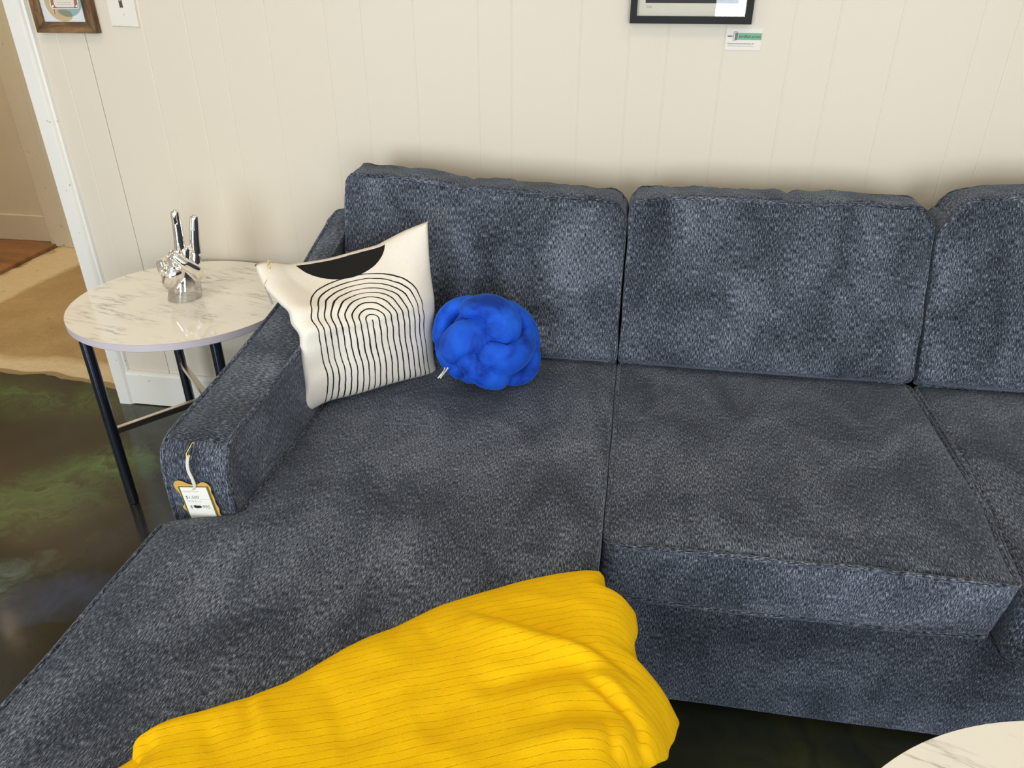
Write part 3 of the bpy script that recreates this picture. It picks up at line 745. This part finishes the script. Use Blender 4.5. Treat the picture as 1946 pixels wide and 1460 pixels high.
edgeRs = [sum((edgeR[clamp_i] for clamp_i in (max(0, min(NBk, k)) for k in range(j-26, j+27))), Vector())/53 for j in range(NBk+1)]
edgeRs = [edgeR[j].lerp(edgeRs[j], sstep(0, 22, j)*sstep(NBk, NBk-22, j)) for j in range(NBk+1)]
edgeF = [edgeL[-1].lerp(edgeR[-1], i/NBk) for i in range(NBk+1)]
ridges = [((900, 1177), (1200, 1258), -.009, .009), ((905, 1196), (1205, 1280), .011, .020), ((930, 1318), (1150, 1268), -.010, .017), ((880, 1215), (1060, 1242), .007, .026),
          ((1120, 1302), (1210, 1338), -.013, .008), ((1130, 1285), (1230, 1322), .010, .014), ((1214, 1336), (1240, 1418), -.017, .011), ((1262, 1330), (1264, 1412), .010, .016), ((1195, 1350), (1185, 1440), .008, .014),
          ((1226, 1400), (1222, 1442), -.014, .007), ((1160, 1380), (1175, 1440), -.008, .009), ((1000, 1392), (1180, 1335), -.007, .014), ((980, 1440), (1170, 1385), .008, .020), ((760, 1330), (800, 1440), .006, .02), ((620, 1310), (665, 1440), -.004, .012),
          ((470, 1335), (480, 1400), -.006, .010), ((500, 1345), (510, 1430), .005, .018), ((930, 1140), (1160, 1165), .005, .018), ((395, 1390), (410, 1450), -.005, .012), ((280, 1405), (287, 1450), -.007, .008), ((800, 1195), (830, 1250), -.004, .012)]
RG = [(on_z(*a, .53), on_z(*b, .53), h, w) for a, b, h, w in ridges]
def ridge(p):
    z = 0.
    for a, b, h, w in RG:
        d = (b-a); d.z = 0; q = p-a; q.z = 0; L = d.length; t = clamp(q.dot(d)/(L*L), 0, 1)
        dist = (q-d*t).length; z += h*math.exp(-(dist/w)**2)*math.sin(PI*clamp(.12+.76*t))
    return z
bm = bmesh.new(); uvl = bm.loops.layers.uv.new('UVMap')
grid = []; A = math.radians(22.8)
uvmap = {}
for i in range(NBk+1):
    row = []
    for j in range(NBk+1):
        u = i/NBk; v = j/NBk; vv = v
        p = edgeB[i]*(1-vv)+edgeF[i]*vv+edgeL[j]*(1-u)+edgeRs[j]*u+(edgeR[j]-edgeRs[j])*sstep(.78, 1., u)-(edgeB[0]*(1-u)*(1-vv)+edgeB[-1]*u*(1-vv)+edgeL[-1]*(1-u)*vv+edgeR[-1]*u*vv)
        dist = min(vv*.42, u*.6, (1-u)*.6+.006)
        puff = 1-math.exp(-dist/.014)
        zt = ZB+.004+.030*puff-drop(p.x)
        zt += puff*(ridge(p)+.006*nn(p.x*9, p.y*9, 4.)+.003*nn(p.x*25, p.y*25, 8.))
        q = Vector((p.x, p.y, zt))
        vt = bm.verts.new(q); row.append(vt)
        uvmap[vt] = (q.x*math.cos(A)+q.y*math.sin(A), -q.x*math.sin(A)+q.y*math.cos(A)+.25*max(0., ZB-q.z))
    grid.append(row)
def face(vs):
    f = bm.faces.new(vs)
    for l in f.loops: l[uvl].uv = uvmap[l.vert]
for i in range(NBk):
    for j in range(NBk): face((grid[i][j], grid[i+1][j], grid[i+1][j+1], grid[i][j+1]))
# rolled hem: the right edge turns down and under
rim = [grid[NBk][j] for j in range(NBk+1)]; prev = rim
for dx, dz in ((.004, -.010), (.002, -.022), (-.008, -.032), (-.030, -.036), (-.055, -.030)):
    cur = []
    for j, v in enumerate(rim):
        k = sstep(0., .18, j/NBk)
        n = Vector((v.co.x+dx+.006*nn(j*.13, dz*60), v.co.y+.006*nn(j*.11, 5+dz*60), v.co.z+dz*(.35+.65*k)*(1+.4*nn(j*.12, 2.))))
        nv = bm.verts.new(n); cur.append(nv); uvmap[nv] = (uvmap[v][0]+abs(dz), uvmap[v][1])
    for j in range(NBk): face((prev[j], prev[j+1], cur[j+1], cur[j]))
    prev = cur
# front edge falls over the foot of the chaise, outside the picture
prev = [grid[i][NBk] for i in range(NBk+1)]
for dy, dz in ((-.03, -.004), (-.055, -.03), (-.062, -.10), (-.06, -.20)):
    cur = []
    for i in range(NBk+1):
        v = grid[i][NBk]; nv = bm.verts.new((v.co.x, v.co.y+dy, v.co.z+dz)); cur.append(nv); uvmap[nv] = (uvmap[v][0], uvmap[v][1]+dz)
    for i in range(NBk): face((prev[i], prev[i+1], cur[i+1], cur[i]))
    prev = cur
# lower fold peeping out at the left end
lf = catmull([on_z(*p, .522) for p in [(262,1422),(240,1437),(215,1452),(185,1466),(150,1490)]], 24)
prevs = None
for k, (off, dz) in enumerate(((-.0, -.012), (.006, -.002), (.016, .004), (.06, .006), (.12, .004))):
    cur = []
    for i, p in enumerate(lf):
        q = Vector((p.x+off*.75, p.y-off*.75, ZB+.008+dz)); nv = bm.verts.new(q); cur.append(nv); uvmap[nv] = (q.x*math.cos(A)+q.y*math.sin(A), -q.x*math.sin(A)+q.y*math.cos(A))
    if prevs:
        for i in range(len(cur)-1): face((prevs[i], prevs[i+1], cur[i+1], cur[i]))
    prevs = cur
bl = obj('throw_blanket', bm, BLK); tag(bl, 'mustard yellow ribbed plush blanket spread across the chaise foot', 'blanket')
# ------------------------------------------------------------------ price tag on the arm
pt = thing('price_tag', 'gold scalloped paper price tag hanging on the front of the sofa arm', 'price tag', (-.747, 1.0, .57))
TM = Matrix.Translation((-.7475, .994, .569)) @ Matrix.Rotation(math.radians(-6.5), 4, 'Y') @ Matrix.Rotation(PI/2, 4, 'X')
S = .0011
def tg(x, y):    # tag-local millimetres from the drawn layout (origin at the punched hole)
    return (x, y)
GP = plain('golden_paper', (.62, .36, .085), .5); OL = plain('olive_paper', (.12, .12, .018), .6)
sc_pts = []
outl = [(-38,14),(-30,20),(-20,19),(-8,13),(4,11),(14,14),(22,17),(31,13),(35,4),(33,-6),(35,-18),(34,-30),(37,-42),(35,-54),(38,-66),(37,-80),(36,-92),(30,-97),(-24,-97),(-33,-92),(-36,-80),(-33,-70),(-31,-60),(-33,-48),(-38,-40),(-32,-32),(-31,-20),(-34,-8),(-39,4)]
for p in catmull([Vector((x*.001*.98, y*.001, 0)) for x, y in outl], 120, True): sc_pts.append((p.x, p.y))
bm = bmesh.new(); prism(bm, sc_pts, -.0012, -.0006, TM); obj('tag_backing', bm, GP, pt, smooth=False)
bm = bmesh.new(); prism(bm, [(-.0305, .008), (.0300, .008), (.0305, -.096), (-.0310, -.096)], -.0004, .0002, TM); tag(obj('tag_border', bm, OL, pt, smooth=False), 'olive green border card')
bm = bmesh.new(); prism(bm, [(-.0268, .0062), (.0262, .0062), (.0268, -.096), (-.0272, -.096)], .0003, .0008, TM); cd = obj('tag_card', bm, CARDM, pt, smooth=False); tag(cd, 'white price card with handwriting')
def tt(s, x, y, size, mat, nm='lettering', sh=0.): return text(nm, s, size, TM @ Matrix.Translation((x, y, .00095)), mat, cd, shear=sh, thin=.00014)
tt('Retail Price', -.0225, -.0045, .0066, GREYINK); tt('$1,500', -.0225, -.0190, .0098, INK, sh=.1); tt('OUR Price', -.0215, -.0270, .0062, GREYINK)
tt('$', -.0200, -.0410, .0095, INK); tt('995', .0050, -.0410, .0105, INK, sh=.1)
bm = bmesh.new(); prism(bm, [(-.0125,-.0345),(-.008,-.0338),(-.004,-.0350),(.0005,-.0345),(.0035,-.0362),(.0032,-.0395),(-.001,-.0402),(-.006,-.0408),(-.010,-.0400),(-.0128,-.0375)], .0009, .0011, TM); obj('crossed_out_price', bm, INK, cd, smooth=False)
bm = bmesh.new(); box(bm, .003, .0245, -.0206, -.0203, .0009, .001, TM); box(bm, .018, .0245, -.0428, -.0425, .0009, .001, TM); obj('ruled_line', bm, GREYINK, cd, smooth=False)
bm = bmesh.new(); prism(bm, [(.008,-.0705),(.0125,-.0700),(.0127,-.0732),(.0082,-.0736)], .0009, .0011, TM); obj('ink_mark', bm, INK, cd, smooth=False)
bm = bmesh.new(); prism(bm, [(-.0266,-.074),(.0262,-.070),(.0266,-.095),(-.0270,-.095)], .00082, .00088, TM); tag(obj('gold_footer', bm, plain('pale_gold_print', (.66, .53, .26), .5), cd, smooth=False), 'pale gold printed foot of the card')
STR = plain('cream_cotton_string', (.72, .68, .58), .9)
bm = bmesh.new(); hole = TM @ Vector((0, .003, .0012))
sp = [Vector((-.7415, .992, .6465)), Vector((-.7455, .990, .632)), Vector((-.7465, .989, .615)), Vector((-.743, .989, .597)), Vector((-.7425, .990, .583)), hole]
tube(bm, catmull(sp, 30), .0019, 8); tube(bm, catmull([p+Vector((.0022, .0008, 0)) for p in sp], 30), .0016, 8); obj('string', bm, STR, pt)
bm = bmesh.new(); tube(bm, catmull([Vector(p) for p in ((-.7385, .992, .6500), (-.7372, .991, .6462), (-.7405, .990, .6445), (-.7430, .9905, .6475), (-.7415, .993, .6535), (-.7370, .9985, .6615), (-.7350, 1.002, .6665), (-.7330, 1.004, .6672), (-.7325, 1.003, .6645))], 40), .0009, 8); tag(obj('safety_pin', bm, GOLD, pt), 'gold pin hooked through the string')
# ------------------------------------------------------------------ coffee table corner
ct = thing('coffee_table', 'large round white marble-look coffee table at the bottom right corner', 'coffee table', (.73, .365, 0))
CZ = .42
bm = bmesh.new(); lathe(bm, [(.45, -.0015), (.4875, -.0015), (.49, 0)], 160, Matrix.Translation((.73, .365, CZ))); top = obj('tabletop', bm, mat_marble('white_veined_table_laminate', .35, 3.), ct, flatang=30)
bm = bmesh.new(); lathe(bm, [(.45, -.021), (.488, -.0205), (.49, -.019), (.49, -.0012)], 160, Matrix.Translation((.73, .365, CZ))); obj('edge_band', bm, LAM, top, flatang=40)
for k in range(4):
    a = PI/4+k*PI/2; L = Vector((.73+.42*math.cos(a), .365+.42*math.sin(a), 0)); bm = bmesh.new(); lathe(bm, [(.0135, 0.), (.0148, .003), (.0148, CZ-.021)], 24, Matrix.Translation(L)); obj('leg', bm, TUBEM, ct, flatang=40)
# ------------------------------------------------------------------ wall pieces
def frame_ring(bm, x0, x1, z0, z1, w, y0, y1):
    box(bm, x0, x1, y0, y1, z0, z0+w); box(bm, x0, x1, y0, y1, z1-w, z1); box(bm, x0, x0+w, y0, y1, z0+w, z1-w); box(bm, x1-w, x1, y0, y1, z0+w, z1-w)
UP = Matrix.Rotation(PI/2, 4, 'X')
# black framed print
fr = thing('framed_print', 'black framed art print in a cream mat hanging above the sofa', 'picture', (.107, 2.13, 1.28))
bm = bmesh.new(); frame_ring(bm, -.0425, .2555, 1.279, 1.70, .0165, 2.116, WY-.0005); obj('frame', bm, plain('satin_black_frame', (.013, .0125, .0115), .6, spec=.25), fr, smooth=False)
bm = bmesh.new(); box(bm, -.027, .240, 2.131, 2.134, 1.2945, 1.685); pr = obj('print_paper', bm, plain('cream_art_paper', (.80, .73, .58), .8), fr, smooth=False)
bm = bmesh.new(); box(bm, -.0065, .2195, 2.1305, 2.131, 1.3245, 1.655); tag(obj('printed_image', bm, plain('brown_black_relief_ink', (.022, .018, .014), .6), pr, smooth=False), 'dark brown black printed block')
text('edition_number', '7/50', .0075, Matrix.Translation((-.0045, 2.1305, 1.3135)) @ UP, GREYINK, pr, shear=.3)
bm = bmesh.new(); box(bm, -.027, .240, 2.1225, 2.1245, 1.2945, 1.685); obj('glass_pane', bm, mat_pane(), fr, smooth=False)
# card under it
bc_ = thing('business_card', 'small white printers business card stuck to the wall under the black picture frame', 'card', (.243, WY-.001, 1.245))
cx0, cz0 = .2000, 1.2190
bm = bmesh.new(); box(bm, cx0, cx0+.0880, WY-.0022, WY+.0004, cz0, cz0+.0505); cd = obj('card', bm, plain('white_card_stock', (.78, .71, .63), .6), bc_, smooth=False)
def cpt(x, y):   # layout of the card face
    return Vector((cx0+(x-40)/1640*.0880, WY-.0024, cz0+(1110-y)/1010*.0505))
def cpoly(name, pts, mat, d=0.):
    bm = bmesh.new(); q = [cpt(*p)+Vector((0, -d, 0)) for p in pts]; a = [bm.verts.new(p) for p in q]; b = [bm.verts.new(p+Vector((0, .0003, 0))) for p in q]
    bm.faces.new(a); bm.faces.new(b[::-1])
    for i in range(len(q)): bm.faces.new((a[i], b[i], b[(i+1) % len(q)], a[(i+1) % len(q)]))
    return obj(name, bm, mat, cd, smooth=False)
GRN = plain('sage_green_ink', srgb(118, 170, 138), .6); DGR = plain('dark_green_ink', srgb(35, 75, 55), .6); ROL = plain('grey_brown_ink', srgb(120, 112, 102), .6)
tag(cpoly('green_stripe', [(590, 322), (1672, 322), (1672, 635), (590, 635)], GRN), 'sage green painted stripe')
cpoly('roller_handle', [(120, 445), (320, 445), (345, 470), (320, 500), (120, 500)], plain('brown_ink', srgb(80, 70, 62), .6))
for q in ([(345, 465), (385, 465), (385, 480), (345, 480)], [(385, 270), (400, 270), (395, 670), (375, 670)], [(400, 268), (560, 268), (560, 284), (400, 284)], [(375, 655), (510, 668), (510, 684), (375, 670)]): cpoly('roller_wire', q, INK)
cpoly('roller_drum', [(455, 310), (580, 310), (575, 640), (450, 640)], ROL, .0001)
for xx in (455, 560): cpoly('roller_rim', [(xx, 300), (xx+18, 300), (xx+15, 645), (xx-4, 645)], INK, .0002)
text('card_name', 'birdfish prints', .0094, Matrix.Translation((cpt(650, 535).x, WY-.0027, cpt(650, 540).z)) @ UP, DGR, cd)
text('card_line', 'Handcarved & printed in Brooklyn, NY', .0041, Matrix.Translation((cpt(150, 835).x, WY-.0025, cpt(150, 835).z)) @ UP, INK, cd)
bm = bmesh.new()
for a, b in ((170, 545), (585, 760), (775, 1010), (1025, 1350)): 
    p, q = cpt(a, 925), cpt(b, 905); box(bm, p.x, q.x, WY-.0025, WY-.0022, p.z, q.z)
obj('fine_print', bm, GREYINK, cd, smooth=False)
# wooden frame
wf = thing('wooden_frame', 'rustic dark wood frame holding a printed notice with tan and teal shapes', 'picture', (-1.63, 2.13, 1.24))
WD = mat_wood('rustic_walnut', (.022, .010, .004), (.13, .060, .017), (.27, .14, .042), (9, 60, 60), .5)
x0, x1, z0, z1 = -1.7215, -1.5315, 1.2390, 1.478; w = .0285; yA, yB = 2.118, WY-.0005
def mitre(pts):
    bm = bmesh.new(); a = [bm.verts.new((x, yA, z)) for x, z in pts]; b = [bm.verts.new((x, yB, z)) for x, z in pts]
    bm.faces.new(a); bm.faces.new(b[::-1])
    for i in range(4): bm.faces.new((a[i], b[i], b[(i+1) % 4], a[(i+1) % 4]))
    bevel(bm, .0012, 1)
    return bm
WD2 = mat_wood('rustic_walnut_upright', (.022, .010, .004), (.13, .060, .017), (.27, .14, .042), (60, 60, 9), .5)
obj('frame_rail', mitre([(x0, z0), (x1, z0), (x1-w, z0+w), (x0+w, z0+w)]), WD, wf, smooth=False); obj('frame_rail', mitre([(x0, z1), (x0+w, z1-w), (x1-w, z1-w), (x1, z1)]), WD, wf, smooth=False)
obj('frame_stile', mitre([(x0, z0), (x0+w, z0+w), (x0+w, z1-w), (x0, z1)]), WD2, wf, smooth=False); obj('frame_stile', mitre([(x1, z0), (x1, z1), (x1-w, z1-w), (x1-w, z0+w)]), WD2, wf, smooth=False)
bm = bmesh.new(); box(bm, x0+w, x1-w, 2.1275, 2.130, z0+w, z1-w); pp = obj('notice_paper', bm, plain('pale_grey_paper', (.66, .66, .65), .6), wf, smooth=False)
def wpoly(name, px, mat, d, n=None):
    P = [on_y(60+x/8.108, y/8.108, 2.1272) for x, y in px]
    if n: P = catmull(P, n, True)
    bm = bmesh.new(); a = [bm.verts.new((p.x, 2.1273-d, p.z)) for p in P]; b = [bm.verts.new((p.x, 2.1275, p.z)) for p in P]
    bm.faces.new(a); bm.faces.new(b[::-1])
    for i in range(len(P)): bm.faces.new((a[i], b[i], b[(i+1) % len(P)], a[(i+1) % len(P)]))
    return obj(name, bm, mat, pp, smooth=False)
tag(wpoly('printed_shape', [(190,-60),(195,20),(225,110),(300,220),(390,295),(500,330),(590,315),(632,270),(615,210),(560,160),(460,60),(420,-60)], plain('tan_print', srgb(190, 165, 122), .6), .0001, 60), 'tan rounded shape')
tag(wpoly('printed_shape', [(420,130),(470,60),(600,-60),(770,-60),(780,40),(755,140),(700,220),(620,258),(540,255),(460,225),(410,180)], plain('teal_print', srgb(135, 165, 160), .6), .0002, 60), 'grey teal rounded shape')
tag(wpoly('printed_shape', [(405,165),(450,150),(540,155),(600,185),(628,235),(620,258),(540,257),(470,230),(415,190)], plain('olive_print', srgb(128, 130, 105), .6), .0003, 40), 'olive overlap of the two shapes')
wpoly('label_border', [(270,-60),(285,70),(300,110),(330,137),(715,137),(725,115),(700,-60)], plain('white_label_edge', (.78, .75, .70), .6), .0004)
wpoly('label_band', [(280,-60),(298,75),(312,108),(340,126),(705,126),(714,108),(690,-60)], plain('red_brown_label_band', srgb(160, 92, 82), .6), .0005)
wpoly('label_panel', [(325,-60),(345,60),(365,100),(395,113),(650,113),(664,98),(655,60),(640,-60)], plain('cream_label_panel', srgb(216, 208, 190), .6), .0006)
for yy, ws in ((38, ((392, 420), (432, 470), (482, 540), (552, 604))), (72, ((400, 430), (440, 500), (512, 560), (570, 612)))):
    for a, b in ws: wpoly('text_line', [(a, yy-5), (b, yy-3), (b, yy+4), (a, yy+2)], GREYINK, .0007)
for cx_, cy_ in ((330, 95), (692, 95)): wpoly('corner_dot', [(cx_-14, cy_), (cx_-8, cy_-16), (cx_+8, cy_-16), (cx_+14, cy_), (cx_+8, cy_+16), (cx_-8, cy_+16)], CARDM, .0007)
wpoly('upright_mark', [(346,140),(352,140),(366,225),(358,225)], plain('brown_print', srgb(120, 80, 55), .6), .0004)
# light switch
lsw = thing('light_switch', 'off-white toggle light switch plate with a dark slot beside the wooden frame', 'light switch', (-1.447, WY, 1.29))
SWM = plain('almond_plastic', (.76, .70, .60), .35)
bm = bmesh.new(); RM = Matrix.Translation((-1.4485, 0, 1.32)) @ Matrix.Rotation(math.radians(1.5), 4, 'Y')
prism(bm, [(-.0435, -.0645), (.0435, -.0645), (.0435, .0645), (-.0435, .0645)], -WY, -WY+.006, RM @ UP)
for v in bm.verts:
    if v.co.y < WY-.003: v.co = Vector((lerp(-1.4485, v.co.x, .945), v.co.y, lerp(1.32, v.co.z, .965)))
sp_ = obj('switch_plate', bm, SWM, lsw, smooth=False)
bm = bmesh.new(); box(bm, -1.4535, -1.4440, 2.1330, 2.1345, 1.3045, 1.3355); tag(obj('toggle_slot', bm, plain('dark_slot', (.06, .055, .05), .6), sp_, smooth=False), 'dark toggle slot')
bm = bmesh.new(); tube(bm, [Vector((-1.4488, 2.136, 1.322)), Vector((-1.4488, 2.124, 1.332))], 0, 10, rad=[.0042, .0032]); obj('toggle', bm, SWM, sp_)
for z in (1.2875, 1.3525):
    bm = bmesh.new(); lathe(bm, [(.0034, 0), (.0030, .0008), (.001, .0011)], 14, Matrix.Translation((-1.4465, 2.1342, z)) @ UP); obj('screw', bm, plain('painted_screw', (.62, .60, .55), .35), sp_, flatang=40)
# ------------------------------------------------------------------ light
def area(name, loc, rot, sx, sy, power, col):
    l = bpy.data.lights.new(name, 'AREA'); l.shape = 'RECTANGLE'; l.size = sx; l.size_y = sy; l.energy = power; l.color = col
    o = bpy.data.objects.new(name, l); COL.objects.link(o); o.location = loc; o.rotation_euler = rot; return o
WARM = (1., .86, .66); DAY = (.80, .90, 1.)
for x, y, pw in ((-1.3, 1.0, 11.), (1.0, 1.0, 11.), (-1.3, -1.6, 24.), (1.3, -1.6, 24.)):
    area('ceiling_light', (x, y, ZC-.06), (0, 0, 0), .9, .3, pw, WARM)
for a, b in wins:
    area('window_daylight', ((a+b)/2, YF-.3, (WZ0+WZ1)/2), (-PI/2, 0, PI), b-a, WZ1-WZ0, 245., DAY)
area('hall_light', (-4.4, 3.0, ZC-.06), (0, 0, 0), .5, .5, 32., (1, .8, .56)); area('hall_light', (-2.5, 3.1, ZC-.06), (0, 0, 0), .4, .4, 12., (1, .82, .6))
w = bpy.data.worlds.new('daylight_sky'); SC.world = w; w.use_nodes = True
bg = w.node_tree.nodes['Background']; bg.inputs[0].default_value = (.80, .90, 1., 1); bg.inputs[1].default_value = 3.0
SC.view_settings.view_transform = 'Standard'; SC.view_settings.look = 'None'; SC.view_settings.exposure = -0.53; SC.view_settings.gamma = 1.0
SC.view_settings.use_curve_mapping = False
SC.cycles.use_denoising = True
SC.cycles.max_bounces = 8; SC.cycles.diffuse_bounces = 5; SC.cycles.caustics_reflective = True; SC.cycles.sample_clamp_indirect = 6.
